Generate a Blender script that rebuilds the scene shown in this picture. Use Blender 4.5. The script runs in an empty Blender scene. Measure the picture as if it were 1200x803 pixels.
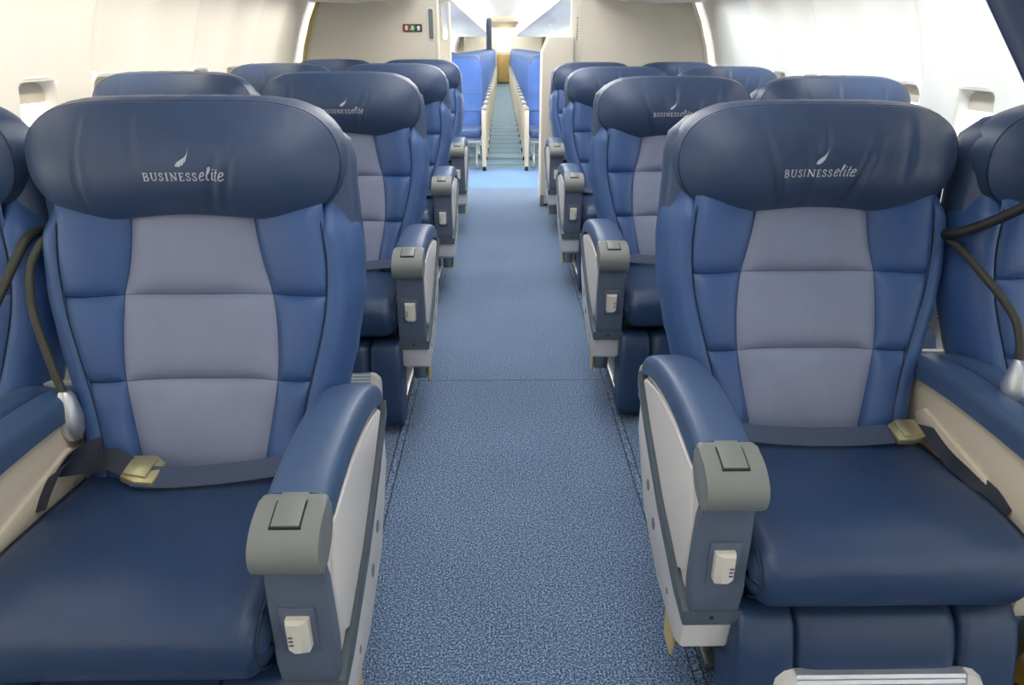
import bpy, bmesh, math, random
from mathutils import Vector
C = bpy.context.scene.collection
SC = bpy.context.scene
rnd = random.Random(7)

# ------------------------------------------------------------------ camera
cam_d = bpy.data.cameras.new('camera'); cam = bpy.data.objects.new('camera', cam_d); C.objects.link(cam)
cam_d.sensor_width = 36.0; cam_d.lens = 24.0; cam_d.clip_start = 0.02; cam_d.clip_end = 200
cam.location = (-0.033, 0.0, 1.312)
cam.rotation_euler = (math.pi/2 - 0.409, 0, -0.0135)
SC.camera = cam

# ------------------------------------------------------------------ world, lights, exposure
SC.view_settings.view_transform = 'Standard'; SC.view_settings.look = 'None'
SC.view_settings.gamma = 1.0; SC.view_settings.use_curve_mapping = False
SC.view_settings.exposure = 0.0
w = bpy.data.worlds.new('sky'); SC.world = w; w.use_nodes = True
w.node_tree.nodes['Background'].inputs[0].default_value = (0.93, 0.97, 1.0, 1)
w.node_tree.nodes['Background'].inputs[1].default_value = 4.0

def area(name, loc, rot, sx, sy, power, col, spread=180):
    d = bpy.data.lights.new(name, 'AREA'); d.shape = 'RECTANGLE'; d.size = sx; d.size_y = sy
    d.energy = power; d.color = col; d.spread = math.radians(spread)
    o = bpy.data.objects.new(name, d); o.location = loc; o.rotation_euler = rot; C.objects.link(o); return o
WARM = (1.0, 0.93, 0.82); COOL = (0.80, 0.90, 1.0); NEUT = (1.0, 0.97, 0.93)
# aisle ceiling lights of the forward cabin
for yy, e in ((-1.3, 8), (0.7, 12), (2.7, 17), (4.7, 30)):
    area('aisle_light', (0, yy, 2.08), (0, 0, 0), 0.9, 1.7, e, NEUT)
# the rear cabin is lit by the same strip
for yy in (7.6, 10.8, 14, 17.2, 20.4, 23.6, 26.6):
    area('aisle_light', (0, yy, 2.08), (0, 0, 0), 0.8, 2.8, 30 if yy < 8 else 18, NEUT)
# sidewall wash lights under the bins
for yy, k, L in ((-1.6, 1, 1.85), (0.3, 1, 1.85), (2.2, 1, 1.85), (4.45, 1.15, 2.6)):
    area('sidewall_light', (-1.33, yy, 1.63), (0, math.radians(40), 0), 0.12, L, 12*k, (1.0, 0.92, 0.79), 125 if k == 1 else 105)
    area('sidewall_light', (1.33, yy, 1.63), (0, math.radians(-40), 0), 0.12, L, 14*k, (0.82, 0.91, 1.0), 125 if k == 1 else 105)
# cove lights of the rear cabin shine up at its ceiling
for sd in (-1, 1):
    area('cove_light', (sd*0.62, 17, 2.115), (math.pi, math.radians(sd*8), 0), 0.06, 21, 420, NEUT)
for yy in (8.5, 12.4, 16.3, 20.2, 24.1):
    area('sidewall_light', (-1.25, yy, 1.60), (0, math.radians(38), 0), 0.12, 3.8, 75, NEUT)
    area('sidewall_light', (1.25, yy, 1.60), (0, math.radians(-38), 0), 0.12, 3.8, 75, NEUT)

# ------------------------------------------------------------------ helpers
def lin(c):
    c /= 255.0
    return c/12.92 if c <= 0.04045 else ((c+0.055)/1.055)**2.4
def rgb(r, g, b): return (lin(r), lin(g), lin(b), 1)
def mat(name, col, rough=0.5, metal=0.0, noise=0.0, nscale=20.0, bump=0.0, bscale=60.0, stretch=None, sheen=0.0, spec=0.5, wr=0.0):
    m = bpy.data.materials.new(name); m.use_nodes = True
    nt = m.node_tree; p = nt.nodes['Principled BSDF']
    p.inputs['Roughness'].default_value = rough; p.inputs['Metallic'].default_value = metal
    p.inputs['Specular IOR Level'].default_value = spec
    p.inputs['Sheen Weight'].default_value = sheen
    tc = nt.nodes.new('ShaderNodeTexCoord')
    n = nt.nodes.new('ShaderNodeTexNoise'); n.inputs['Scale'].default_value = nscale; n.inputs['Detail'].default_value = 4
    nt.links.new(tc.outputs['Object'], n.inputs['Vector'])
    r = nt.nodes.new('ShaderNodeValToRGB')
    lo = tuple(x*(1-noise) for x in col[:3])+(1,); hi = tuple(min(1, x*(1+noise)) for x in col[:3])+(1,)
    r.color_ramp.elements[0].position = 0.3; r.color_ramp.elements[1].position = 0.7
    r.color_ramp.elements[0].color = lo; r.color_ramp.elements[1].color = hi
    nt.links.new(n.outputs['Fac'], r.inputs['Fac']); nt.links.new(r.outputs['Color'], p.inputs['Base Color'])
    last = None
    if bump:
        b = nt.nodes.new('ShaderNodeTexNoise'); b.inputs['Scale'].default_value = bscale; b.inputs['Detail'].default_value = 3
        nt.links.new(tc.outputs['Object'], b.inputs['Vector'])
        bp = nt.nodes.new('ShaderNodeBump'); bp.inputs['Strength'].default_value = bump; bp.inputs['Distance'].default_value = 0.002
        nt.links.new(b.outputs['Fac'], bp.inputs['Height']); last = bp
    if wr:                                   # soft leather wrinkles, stretched along the drop of the hide
        mp = nt.nodes.new('ShaderNodeMapping'); mp.inputs['Scale'].default_value = stretch or (1, 1, 0.35)
        nt.links.new(tc.outputs['Object'], mp.inputs['Vector'])
        b = nt.nodes.new('ShaderNodeTexNoise'); b.inputs['Scale'].default_value = 16; b.inputs['Detail'].default_value = 2; b.inputs['Distortion'].default_value = 0.8
        nt.links.new(mp.outputs['Vector'], b.inputs['Vector'])
        bp = nt.nodes.new('ShaderNodeBump'); bp.inputs['Strength'].default_value = wr; bp.inputs['Distance'].default_value = 0.012
        nt.links.new(b.outputs['Fac'], bp.inputs['Height'])
        if last: nt.links.new(last.outputs['Normal'], bp.inputs['Normal'])
        last = bp
    if last: nt.links.new(last.outputs['Normal'], p.inputs['Normal'])
    return m
M = {}
M['leather'] = mat('navy_leather', rgb(56, 75, 107), 0.40, noise=0.06, nscale=9, bump=0.12, bscale=420, wr=0.16)
M['leather_side'] = mat('blue_leather', rgb(58, 90, 142), 0.42, noise=0.06, nscale=9, bump=0.12, bscale=420, wr=0.16)
M['leather_gray'] = mat('grey_blue_leather', rgb(130, 138, 166), 0.46, noise=0.05, nscale=9, bump=0.12, bscale=420, wr=0.13)
M['leather_cushion'] = mat('dark_cushion_leather', rgb(40, 63, 97), 0.36, noise=0.05, nscale=7, bump=0.12, bscale=420, wr=0.10, stretch=(1, 0.6, 1))
M['seam'] = mat('seam_thread', rgb(24, 36, 62), 0.6)
M['pad'] = mat('armrest_leather', rgb(66, 90, 126), 0.42, noise=0.05, nscale=12, bump=0.1, bscale=420)
M['gray'] = mat('grey_plastic', rgb(124, 129, 127), 0.42, noise=0.02, bump=0.05, bscale=500)
M['gray_dark'] = mat('slate_plastic', rgb(94, 104, 124), 0.45, noise=0.02, bump=0.05, bscale=500)
M['trim'] = mat('dark_grey_trim', rgb(84, 95, 104), 0.4)
M['white'] = mat('ivory_plastic', rgb(224, 221, 219), 0.4, noise=0.015, nscale=5)
M['ivory'] = mat('handset_plastic', rgb(222, 218, 206), 0.38)
M['beige'] = mat('beige_panel', rgb(216, 206, 186), 0.5, noise=0.02, nscale=4)
M['metal'] = mat('bracket_metal', rgb(165, 165, 160), 0.35, metal=0.9)
M['alu'] = mat('brushed_aluminium', rgb(205, 210, 218), 0.32, metal=0.75, noise=0.03, nscale=90)
M['black'] = mat('black_rubber', rgb(30, 32, 34), 0.55)
M['hose'] = mat('olive_black_hose', rgb(58, 60, 52), 0.5)
M['brass'] = mat('champagne_buckle', rgb(196, 190, 152), 0.32, metal=0.75)
M['web'] = mat('belt_webbing', rgb(62, 76, 102), 0.7, noise=0.1, nscale=200, bump=0.3, bscale=700)
M['web_dark'] = mat('dark_belt_webbing', rgb(36, 42, 58), 0.6, noise=0.1, nscale=200, bump=0.3, bscale=700)
M['thread'] = mat('silver_embroidery', rgb(196, 202, 214), 0.6)
M['wall'] = mat('cream_wall_panel', rgb(240, 236, 226), 0.5, noise=0.01, nscale=3)
M['bulk'] = mat('bulkhead_laminate', rgb(228, 221, 205), 0.55, noise=0.015, nscale=3)
M['bulk_edge'] = mat('bulkhead_edge', rgb(236, 232, 218), 0.5)
M['gold'] = mat('gold_edge_trim', rgb(206, 184, 120), 0.4)
M['ceil'] = mat('white_ceiling', rgb(244, 242, 236), 0.6)
M['bin'] = mat('bin_plastic', rgb(236, 236, 238), 0.45)
M['econ'] = mat('bright_blue_leather', rgb(56, 98, 172), 0.45, noise=0.05, nscale=8, bump=0.1, bscale=300)
M['econ_shade'] = mat('shaded_blue_leather', rgb(60, 86, 130), 0.5, noise=0.05, nscale=8)  # darker copy of the economy blue, shade of seat sides painted in
M['curtain'] = mat('navy_curtain', rgb(52, 66, 98), 0.75, noise=0.12, nscale=60, sheen=0.3)
M['vest'] = mat('ochre_vinyl', rgb(168, 132, 52), 0.4, noise=0.15, nscale=25)
M['galley'] = mat('golden_galley', rgb(214, 184, 120), 0.35, noise=0.1, nscale=10)
M['red'] = mat('sign_red', rgb(190, 60, 44), 0.5); M['green'] = mat('sign_green', rgb(60, 140, 70), 0.5)
M['ink'] = mat('sign_black', rgb(44, 50, 46), 0.5); M['signwhite'] = mat('sign_white', rgb(236, 240, 232), 0.5)
def emis(name, col, s):
    m = bpy.data.materials.new(name); m.use_nodes = True; nt = m.node_tree
    for n in list(nt.nodes):
        if n.type == 'BSDF_PRINCIPLED': nt.nodes.remove(n)
    e = nt.nodes.new('ShaderNodeEmission'); e.inputs[0].default_value = col; e.inputs[1].default_value = s
    nt.links.new(e.outputs[0], nt.nodes['Material Output'].inputs[0]); return m
M['lamp'] = emis('warm_lamp_lens', (1, 0.93, 0.78, 1), 3.0)
def glass():
    m = bpy.data.materials.new('acrylic_pane'); m.use_nodes = True; nt = m.node_tree
    nt.nodes.remove(nt.nodes['Principled BSDF'])
    t = nt.nodes.new('ShaderNodeBsdfTransparent'); g = nt.nodes.new('ShaderNodeBsdfGlossy'); g.inputs['Roughness'].default_value = 0.05
    x = nt.nodes.new('ShaderNodeMixShader'); x.inputs[0].default_value = 0.07
    nt.links.new(t.outputs[0], x.inputs[1]); nt.links.new(g.outputs[0], x.inputs[2]); nt.links.new(x.outputs[0], nt.nodes['Material Output'].inputs[0]); return m
M['glass'] = glass()
def carpet(name, cols, stripes=None):
    m = bpy.data.materials.new(name); m.use_nodes = True; nt = m.node_tree; p = nt.nodes['Principled BSDF']
    p.inputs['Roughness'].default_value = 0.95; p.inputs['Specular IOR Level'].default_value = 0.1; p.inputs['Sheen Weight'].default_value = 0.15
    tc = nt.nodes.new('ShaderNodeTexCoord')
    n = nt.nodes.new('ShaderNodeTexNoise'); n.inputs['Scale'].default_value = 205; n.inputs['Detail'].default_value = 4; n.inputs['Roughness'].default_value = 0.8
    nt.links.new(tc.outputs['Object'], n.inputs['Vector'])
    r = nt.nodes.new('ShaderNodeValToRGB'); e = r.color_ramp.elements
    e[0].position = 0.40; e[0].color = cols[0]; e[1].position = 0.60; e[1].color = cols[2]
    k = e.new(0.5); k.color = cols[1]
    nt.links.new(n.outputs['Fac'], r.inputs['Fac'])
    n2 = nt.nodes.new('ShaderNodeTexNoise'); n2.inputs['Scale'].default_value = 2.2; nt.links.new(tc.outputs['Object'], n2.inputs['Vector'])
    mx = nt.nodes.new('ShaderNodeMix'); mx.data_type = 'RGBA'; mx.blend_type = 'MULTIPLY'; mx.inputs[0].default_value = 0.35
    nt.links.new(r.outputs['Color'], mx.inputs[6])
    r2 = nt.nodes.new('ShaderNodeValToRGB'); r2.color_ramp.elements[0].color = (0.7, 0.72, 0.75, 1); r2.color_ramp.elements[0].position = 0.35; r2.color_ramp.elements[1].position = 0.65
    nt.links.new(n2.outputs['Fac'], r2.inputs['Fac']); nt.links.new(r2.outputs['Color'], mx.inputs[7])
    out = mx.outputs[2]
    if stripes:                              # woven cross stripes of the rear cabin's carpet
        sp = nt.nodes.new('ShaderNodeSeparateXYZ'); nt.links.new(tc.outputs['Object'], sp.inputs[0])
        ma = nt.nodes.new('ShaderNodeMath'); ma.operation = 'FRACT'; mb = nt.nodes.new('ShaderNodeMath'); mb.operation = 'MULTIPLY'; mb.inputs[1].default_value = 1/0.5
        nt.links.new(sp.outputs['Y'], mb.inputs[0]); nt.links.new(mb.outputs[0], ma.inputs[0])
        mc = nt.nodes.new('ShaderNodeMath'); mc.operation = 'GREATER_THAN'; mc.inputs[1].default_value = 0.72; nt.links.new(ma.outputs[0], mc.inputs[0])
        m2 = nt.nodes.new('ShaderNodeMix'); m2.data_type = 'RGBA'; nt.links.new(mc.outputs[0], m2.inputs[0]); nt.links.new(out, m2.inputs[6]); m2.inputs[7].default_value = stripes
        out = m2.outputs[2]
    nt.links.new(out, p.inputs['Base Color'])
    bp = nt.nodes.new('ShaderNodeBump'); bp.inputs['Strength'].default_value = 0.6; bp.inputs['Distance'].default_value = 0.004
    nt.links.new(n.outputs['Fac'], bp.inputs['Height']); nt.links.new(bp.outputs['Normal'], p.inputs['Normal'])
    return m
M['carpet'] = carpet('blue_carpet', (rgb(32, 54, 90), rgb(76, 106, 144), rgb(176, 197, 220)))
M['carpet_lit'] = carpet('lit_blue_carpet', (rgb(60, 98, 150), rgb(94, 136, 184), rgb(140, 178, 216)))  # lighter copy of the blue carpet, light from the exit doors painted in
M['carpet_green'] = carpet('teal_carpet', (rgb(84, 112, 128), rgb(104, 134, 150), rgb(126, 156, 170)), rgb(84, 114, 124))

def link(name, me, m, parent=None):
    o = bpy.data.objects.new(name, me); C.objects.link(o)
    if m is not None:
        me.materials.clear(); me.materials.append(m)
    if parent is not None: o.parent = parent
    return o
def pyobj(name, vs, fs, m, parent=None, smooth=True, angle=None):
    me = bpy.data.meshes.new(name); me.from_pydata([tuple(v) for v in vs], [], fs)
    bm = bmesh.new(); bm.from_mesh(me); bmesh.ops.recalc_face_normals(bm, faces=bm.faces); bm.to_mesh(me); bm.free()
    if smooth:
        me.shade_smooth()
        if angle: me.set_sharp_from_angle(angle=math.radians(angle))
    return link(name, me, m, parent)
def bmobj(name, bm, m, parent=None, angle=35):
    bmesh.ops.recalc_face_normals(bm, faces=bm.faces)
    me = bpy.data.meshes.new(name); bm.to_mesh(me); bm.free()
    me.shade_smooth(); me.set_sharp_from_angle(angle=math.radians(angle))
    return link(name, me, m, parent)
def empty(name, loc, label=None, cat=None, group=None, kind=None):
    o = bpy.data.objects.new(name, None); o.location = loc; o.empty_display_size = 0.1; C.objects.link(o)
    tag(o, label, cat, group, kind); return o
def tag(o, label=None, cat=None, group=None, kind=None):
    if label: o['label'] = label
    if cat: o['category'] = cat
    if group: o['group'] = group
    if kind: o['kind'] = kind
    return o
def add_box(bm, x0, x1, y0, y1, z0, z1, bev=0.0, seg=2):
    r = bmesh.ops.create_cube(bm, size=1.0); vs = r['verts']
    for v in vs: v.co = Vector(((x0+x1)/2+v.co.x*(x1-x0), (y0+y1)/2+v.co.y*(y1-y0), (z0+z1)/2+v.co.z*(z1-z0)))
    if bev:
        es = list({e for v in vs for e in v.link_edges})
        bmesh.ops.bevel(bm, geom=es, offset=bev, segments=seg, profile=0.5, affect='EDGES')
def box(name, x0, x1, y0, y1, z0, z1, m, parent=None, bev=0.0, seg=2):
    bm = bmesh.new(); add_box(bm, x0, x1, y0, y1, z0, z1, bev, seg); return bmobj(name, bm, m, parent)
def add_prism(bm, pts, a0, a1, axis='x', bev=0.0, seg=2):
    """closed polygon pts; axis x: pts are (y,z); axis y: pts are (x,z); axis z: pts are (x,y)"""
    def P(a, p): return {'x': (a, p[0], p[1]), 'y': (p[0], a, p[1]), 'z': (p[0], p[1], a)}[axis]
    va = [bm.verts.new(P(a0, p)) for p in pts]; vb = [bm.verts.new(P(a1, p)) for p in pts]
    n = len(pts); fs = [bm.faces.new(va[::-1]), bm.faces.new(vb)]
    for i in range(n): fs.append(bm.faces.new((va[i], va[(i+1) % n], vb[(i+1) % n], vb[i])))
    if bev:
        es = list({e for f in fs[:2] for e in f.edges})
        bmesh.ops.bevel(bm, geom=es, offset=bev, segments=seg, profile=0.5, affect='EDGES')
def prism(name, pts, a0, a1, m, parent=None, axis='x', bev=0.0, seg=2, angle=35):
    bm = bmesh.new(); add_prism(bm, pts, a0, a1, axis, bev, seg); return bmobj(name, bm, m, parent, angle)
def cr(pts, n, closed=False):
    """Catmull-Rom through pts, n points per span"""
    out = []; N = len(pts)
    rng = range(N) if closed else range(N-1)
    for i in rng:
        g = lambda k: pts[k % N] if closed else pts[max(0, min(N-1, k))]
        p0, p1, p2, p3 = g(i-1), g(i), g(i+1), g(i+2)
        for k in range(n):
            t = k/n; t2 = t*t; t3 = t2*t
            out.append(tuple(0.5*((2*b)+(-a+c)*t+(2*a-5*b+4*c-d)*t2+(-a+3*b-3*c+d)*t3) for a, b, c, d in zip(p0, p1, p2, p3)))
    if not closed: out.append(tuple(pts[-1]))
    return out
def loft(secs, cap=True):
    """closed sections of equal length -> vs, fs"""
    vs = [p for s in secs for p in s]; n = len(secs[0]); fs = []
    for i in range(len(secs)-1):
        for j in range(n):
            fs.append((i*n+j, i*n+(j+1) % n, (i+1)*n+(j+1) % n, (i+1)*n+j))
    if cap:
        fs.append(tuple(range(n))[::-1]); fs.append(tuple(range((len(secs)-1)*n, len(secs)*n)))
    return vs, fs
def tube(name, path, r, m, parent=None, seg=8, rs=None):
    ps = [Vector(p) for p in path]; secs = []; up = Vector((0.13, 0.21, 0.97)).normalized()
    for i, p in enumerate(ps):
        t = (ps[min(i+1, len(ps)-1)]-ps[max(i-1, 0)]).normalized()
        a = t.cross(up)
        if a.length < 0.1: a = t.cross(Vector((1, 0, 0)))
        a.normalize(); b = t.cross(a); rr = rs[i] if rs else r
        secs.append([p+(a*math.cos(2*math.pi*k/seg)+b*math.sin(2*math.pi*k/seg))*rr for k in range(seg)])
    vs, fs = loft(secs); return pyobj(name, vs, fs, m, parent, angle=50)
def interp(tab, x):
    if x <= tab[0][0]: return tab[0][1]
    for (a, b), (c, d) in zip(tab, tab[1:]):
        if x <= c:
            t = (x-a)/(c-a); return b+(d-b)*t
    return tab[-1][1]
def smooth_tab(tab):
    return cr(tab, 6)
def ribbon(name, path, widths, thick, m, parent=None):
    """flat strap: path points, widths = half width vectors"""
    P = [Vector(p) for p in path]; secs = []
    for i, p in enumerate(P):
        t = (P[min(i+1, len(P)-1)]-P[max(i-1, 0)]).normalized(); wv = Vector(widths[i])
        n = t.cross(wv).normalized()*thick/2
        secs.append([p+wv+n, p-wv+n, p-wv-n, p+wv-n])
    vs, fs = loft(secs); return pyobj(name, vs, fs, m, parent, angle=40)
def copy_tree(o, parent=None):
    c = o.copy(); C.objects.link(c); c.parent = parent
    for ch in list(o.children): copy_tree(ch, c)
    return c

# ------------------------------------------------------------------ the cabin shell
RW, CZ = 1.77, 0.82                          # fuselage lining: a circle about the line z = 0.82
def wp(side, y, s, off=0.0):                 # s = height along the arc measured as an angle*R from z = CZ; off > 0 is outboard
    a = s/RW; r = RW+off
    return (side*r*math.cos(a), y, CZ+r*math.sin(a))
Y0, YB, YE = -2.3, 6.18, 28.3

fl = box('floor', -1.62, 1.62, Y0, YE+0.6, -0.08, -0.012, M['trim']); fl['kind'] = 'structure'
for a, b, k in ((Y0, 2.62, 'carpet'), (2.624, 6.95, 'carpet'), (6.954, 8.2, 'carpet_lit'), (8.204, YE, 'carpet_green')):
    box('carpet_piece', -1.6, 1.6, a, b, -0.012, 0.0, M[k], fl)
for i, x in enumerate((-0.405, 0.405)):      # seat track covers along the aisle
    t = box('trim_%d' % (i+1), x-0.014, x+0.014, 0.2, 6.6, 0.0, 0.003, M['carpet']); t['kind'] = 'structure'
    for dx in (-0.012, 0.012): box('track_lip', x+dx-0.0015, x+dx+0.0015, 0.2, 6.6, 0.002, 0.004, M['black'], t)

# wall panels, one a metre, two windows each
SLO, SHI = -0.80, 0.97
WIN = ((0.12, 0.22), (0.62, 0.72))           # not used as a pair: centre positions below
WC = (0.12, 0.62); WHW = 0.115; WS0, WS1 = 0.04, 0.385
WSH = {-1: -0.012, 1: -0.045}             # sill shift: the right sills sit a touch lower
def panel_off(yl, s):
    e = min(yl, 1.0-yl)
    o = 0.042*math.exp(-(e/0.018)**2)        # seam: the edge turns outboard
    d = min(abs(yl-c+k) for c in WC for k in (-1, 0, 1))
    o += 0.022*math.exp(-(d/0.15)**4)*min(1, max(0, (s+0.15)/0.1))   # the window bay is dished
    return o
def wall_panel_mesh(side):
    ys = sorted(set([0, 0.008, 0.016, 0.03, 0.05] + [1-k for k in (0, 0.008, 0.016, 0.03, 0.05)] + [c+k for c in WC for k in (-WHW, WHW, -0.06, 0, 0.06)] + [0.28, 0.33, 0.37, 0.41, 0.46, 0.78, 0.83, 0.87, 0.91]))
    ys = [y for y in ys if 0 <= y <= 1]
    h_ = WSH[side]; ss = [SLO, -0.6, -0.4, -0.25, -0.12, -0.05, WS0+h_, 0.10, 0.18, 0.26, WS1+h_, 0.44, 0.52, 0.62, 0.72, 0.82, 0.90, SHI]
    vs = []; fs = []
    for s in ss:
        for y in ys: vs.append(wp(side, y, s, panel_off(y, s)))
    n = len(ys)
    for i in range(len(ss)-1):
        for j in range(n-1):
            ym = (ys[j]+ys[j+1])/2; sm = (ss[i]+ss[i+1])/2
            if WS0+h_ < sm < WS1+h_ and any(abs(ym-c) < WHW for c in WC): continue
            fs.append((i*n+j, i*n+j+1, (i+1)*n+j+1, (i+1)*n+j))
    return vs, fs
def rrect(hw, s0, s1, r, n=5):
    pts = []
    for cx_, cs, a0 in ((hw-r, s1-r, 0), (-hw+r, s1-r, 90), (-hw+r, s0+r, 180), (hw-r, s0+r, 270)):
        for k in range(n+1):
            a = math.radians(a0+90*k/n); pts.append((cx_+r*math.cos(a), cs+r*math.sin(a)))
    return pts
wall = {}; winmesh = {}
for side, nm in ((-1, 'left'), (1, 'right')):
    root = empty('wall_'+nm, (0, 0, 0), kind='structure'); wall[side] = root
    vs, fs = wall_panel_mesh(side)
    pm = pyobj('wall_panel', vs, fs, M['wall'], root, angle=60)
    kids = []
    for c in WC:
        # frame: inner lip, rolled edge, reveal running outboard
        secs = []
        for grow, off in ((0.030, 0.030), (0.026, 0.010), (0.012, 0.004), (0.0, 0.012), (-0.012, 0.045), (-0.018, 0.085)):
            secs.append([wp(side, c+a, b+WSH[side], off+0.014) for a, b in rrect(WHW+grow-0.002, WS0-grow+0.002, WS1+grow-0.002, 0.055+grow*0.3)])
        v, f = loft(secs, cap=False); fr = pyobj('window_frame', v, f, M['wall'], pm, angle=60)
        pane = [wp(side, c+a, b+WSH[side], 0.085) for a, b in rrect(WHW-0.012, WS0+0.012, WS1-0.012, 0.06)]
        pyobj('window_pane', pane, [tuple(range(len(pane)))], M['glass'], pm, smooth=False)
        sh = [(c-WHW+0.012, WS1-0.10), (c+WHW-0.012, WS1-0.10)]
        v = []; 
        for off in (0.060, 0.066):
            for ss in (WS1-0.085, WS1-0.04, WS1+0.005):
                for yy in (c-WHW, c, c+WHW): v.append(wp(side, yy, ss+WSH[side], off))
        f = []
        for l in (0, 9):
            for i in range(2):
                for j in range(2): f.append((l+i*3+j, l+i*3+j+1, l+i*3+j+4, l+i*3+j+3))
        rim = [0, 1, 2, 5, 8, 7, 6, 3]
        for i in range(8): f.append((rim[i], rim[(i+1) % 8], rim[(i+1) % 8]+9, rim[i]+9))
        pyobj('window_shade', v, f, M['beige'], pm, angle=40)
    ystart = 0.1
    pm.location.y = ystart-2+(0)             # seams at 0.1, 1.1, 2.1, 3.1 ...
    k = 1
    y = ystart-3+0
    while y < YE+0.2:
        if abs(y-pm.location.y) > 0.01:
            c = copy_tree(pm, root); c.location.y = y
        y += 1.0
    b = pyobj('dado_panel', [(side*1.58, Y0, 0), (side*1.58, YE+0.5, 0), (side*1.66, YE+0.5, 0.06), (side*1.66, Y0, 0.06), (side*1.64, Y0, 0.14), (side*1.64, YE+.5, 0.14)], [(0, 1, 2, 3), (3, 2, 5, 4)], M['wall'], root)

# ceiling with cove, and overhead bins (both cabins)
def sheet(name, prof, y0, y1, m, parent=None):
    vs = [(x, y0, z) for x, z in prof]+[(x, y1, z) for x, z in prof]; n = len(prof)
    return pyobj(name, vs, [(i, i+1, n+i+1, n+i) for i in range(n-1)], m, parent, angle=40)
ce = sheet('ceiling', [(-1.2, 2.12), (-0.62, 2.14), (-0.55, 2.17), (0, 2.19), (0.55, 2.17), (0.62, 2.14), (1.2, 2.12)], Y0, YE+0.5, M['ceil']); ce['kind'] = 'structure'
for i, sd in ((3, -1), (4, 1)):              # curved cove strips from the ceiling down to the wall panels
    t = sheet('trim_%d' % i, [(sd*1.2, 2.12), (sd*1.5, 1.95), (sd*1.62, 1.68)], Y0, YE+0.5, M['ceil']); t['kind'] = 'structure'
def overhead(side, y0, y1, label, xin, zlow):
    root = empty('overhead_bin_row', (0, 0, 0), label, 'overhead bin', 'overhead bins along the cabin')
    prof = [(xin, zlow+0.10), (xin+0.02, zlow+0.02), (xin+0.08, zlow), (xin+0.55, zlow-0.03), (1.56, zlow-0.02), (1.55, zlow+0.12), (1.38, 2.05), (xin+0.12, 2.10), (xin+0.02, 1.98)]
    prism('bin_body', [(side*x, z) for x, z in prof], y0, y1, M['bin'], root, axis='y', bev=0.006)
    y = y0+0.02
    while y+0.5 < y1:                        # one door a metre
        L = min(1.0, y1-y)-0.02
        pr = [(xin-0.012, zlow+0.10), (xin+0.012, 1.98), (xin+0.03, 1.98), (xin+0.008, zlow+0.10)]
        d = prism('bin_door', [(side*x, z) for x, z in pr], y, y+L, M['bin'], root, axis='y')
        y += 1.0
    return root
for side, nm in ((-1, 'left'), (1, 'right')):
    overhead(side, Y0+0.1, 6.1, 'white overhead bin row above the %s business seats' % nm, 0.66, 1.66)
    r = overhead(side, 6.3, 27.2, 'white overhead bin row above the %s economy seats beyond the partition' % nm, 0.47, 1.66)
    # hand rail with dark slots along the bin edge
    box('hand_rail', *sorted((side*0.452, side*0.472)), 6.4, 27.0, 1.665, 1.70, M['bulk_edge'], r, bev=0.004)
    for i in range(24): box('rail_slot', *sorted((side*0.449, side*0.462)), 6.6+i*0.82, 6.8+i*0.82, 1.66, 1.672, M['bulk'], r)
    box('sidewall_lamp_lens', *sorted((side*1.36, side*1.46)), Y0+0.2, 4.9, 1.60, 1.612, M['lamp'], wall[side])

# end walls
fw = box('wall_front', -1.8, 1.8, Y0-0.06, Y0, -0.02, 2.3, M['bulk']); fw['kind'] = 'structure'
bw = box('wall_back', -1.8, 1.8, YE+0.5, YE+0.56, -0.02, 2.3, M['bulk']); bw['kind'] = 'structure'

# ------------------------------------------------------------------ bulkheads behind the business rows
def arc_pts(side, z0, z1, off, n=8):
    out = []
    for i in range(n+1):
        z = z0+(z1-z0)*i/n; out.append((side*(math.sqrt(RW*RW-(z-CZ)**2)+off), z))
    return out
# left
bl = empty('bulkhead_partition', (-1.1, YB, 0), 'cream bulkhead wall with small red, green and black sign behind left seats', 'partition')
def onto(root, o):                           # parent keeping world geometry built in world space
    o.parent = root; o.location = -root.location if o.location.length == 0 else o.location-root.location; return o
prof = [(-0.56, 0.02)]+[(-0.56, 1.60), (-0.575, 1.72)]+arc_pts(-1, 1.72, 0.05, -0.03)[0:]
onto(bl, prism('panel', prof, YB, YB+0.045, M['bulk'], axis='y', bev=0.006))
ed = arc_pts(-1, 0.1, 1.7, -0.045)
onto(bl, tube('gold_edge', [(x, YB-0.004, z) for x, z in ed], 0.017, M['gold'], seg=6))
onto(bl, box('edge_post', -0.578, -0.552, YB-0.008, YB+0.05, 0.02, 1.66, M['bulk_edge'], bev=0.008))
# recessed grip: dark hollow with a raised rim
hp = [(-0.605+a, 1.475+b) for a, b in rrect(0.018, -0.11, 0.11, 0.016)]
hr = [[(x, YB-d, z) for x, z in [(-0.615+a, 1.48+b) for a, b in rrect(0.020+g, -0.115-g, 0.115+g, 0.018+g)]] for g, d in ((0.012, -0.001), (0.009, 0.006), (0.0, 0.006), (-0.002, -0.0005))]
v, f = loft(hr, cap=False); onto(bl, pyobj('grip_rim', v, f, M['bulk_edge'], angle=50))
onto(bl, prism('grip_recess', [(-0.615+a, 1.48+b) for a, b in rrect(0.019, -0.114, 0.114, 0.017)], YB-0.002, YB+0.002, M['gray'], axis='y'))
sg = onto(bl, box('exit_sign', -0.842, -0.688, YB-0.012, YB+0.002, 1.425, 1.482, M['ink'], bev=0.003)); sg['label'] = 'small three-part pictogram sign in red, green and black'
def sub(p, o): o.parent = p; o.location = -p.matrix_basis.translation-p.parent.location if p.parent else -p.location; return o
sub(sg, box('red_field', -0.838, -0.792, YB-0.015, YB-0.011, 1.430, 1.477, M['red']))
sub(sg, box('green_field', -0.789, -0.741, YB-0.015, YB-0.011, 1.430, 1.477, M['green']))
bm = bmesh.new()
add_prism(bm, rrect(0.010, -0.018, 0.018, 0.009), YB-0.018, YB-0.0145, 'y')
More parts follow.
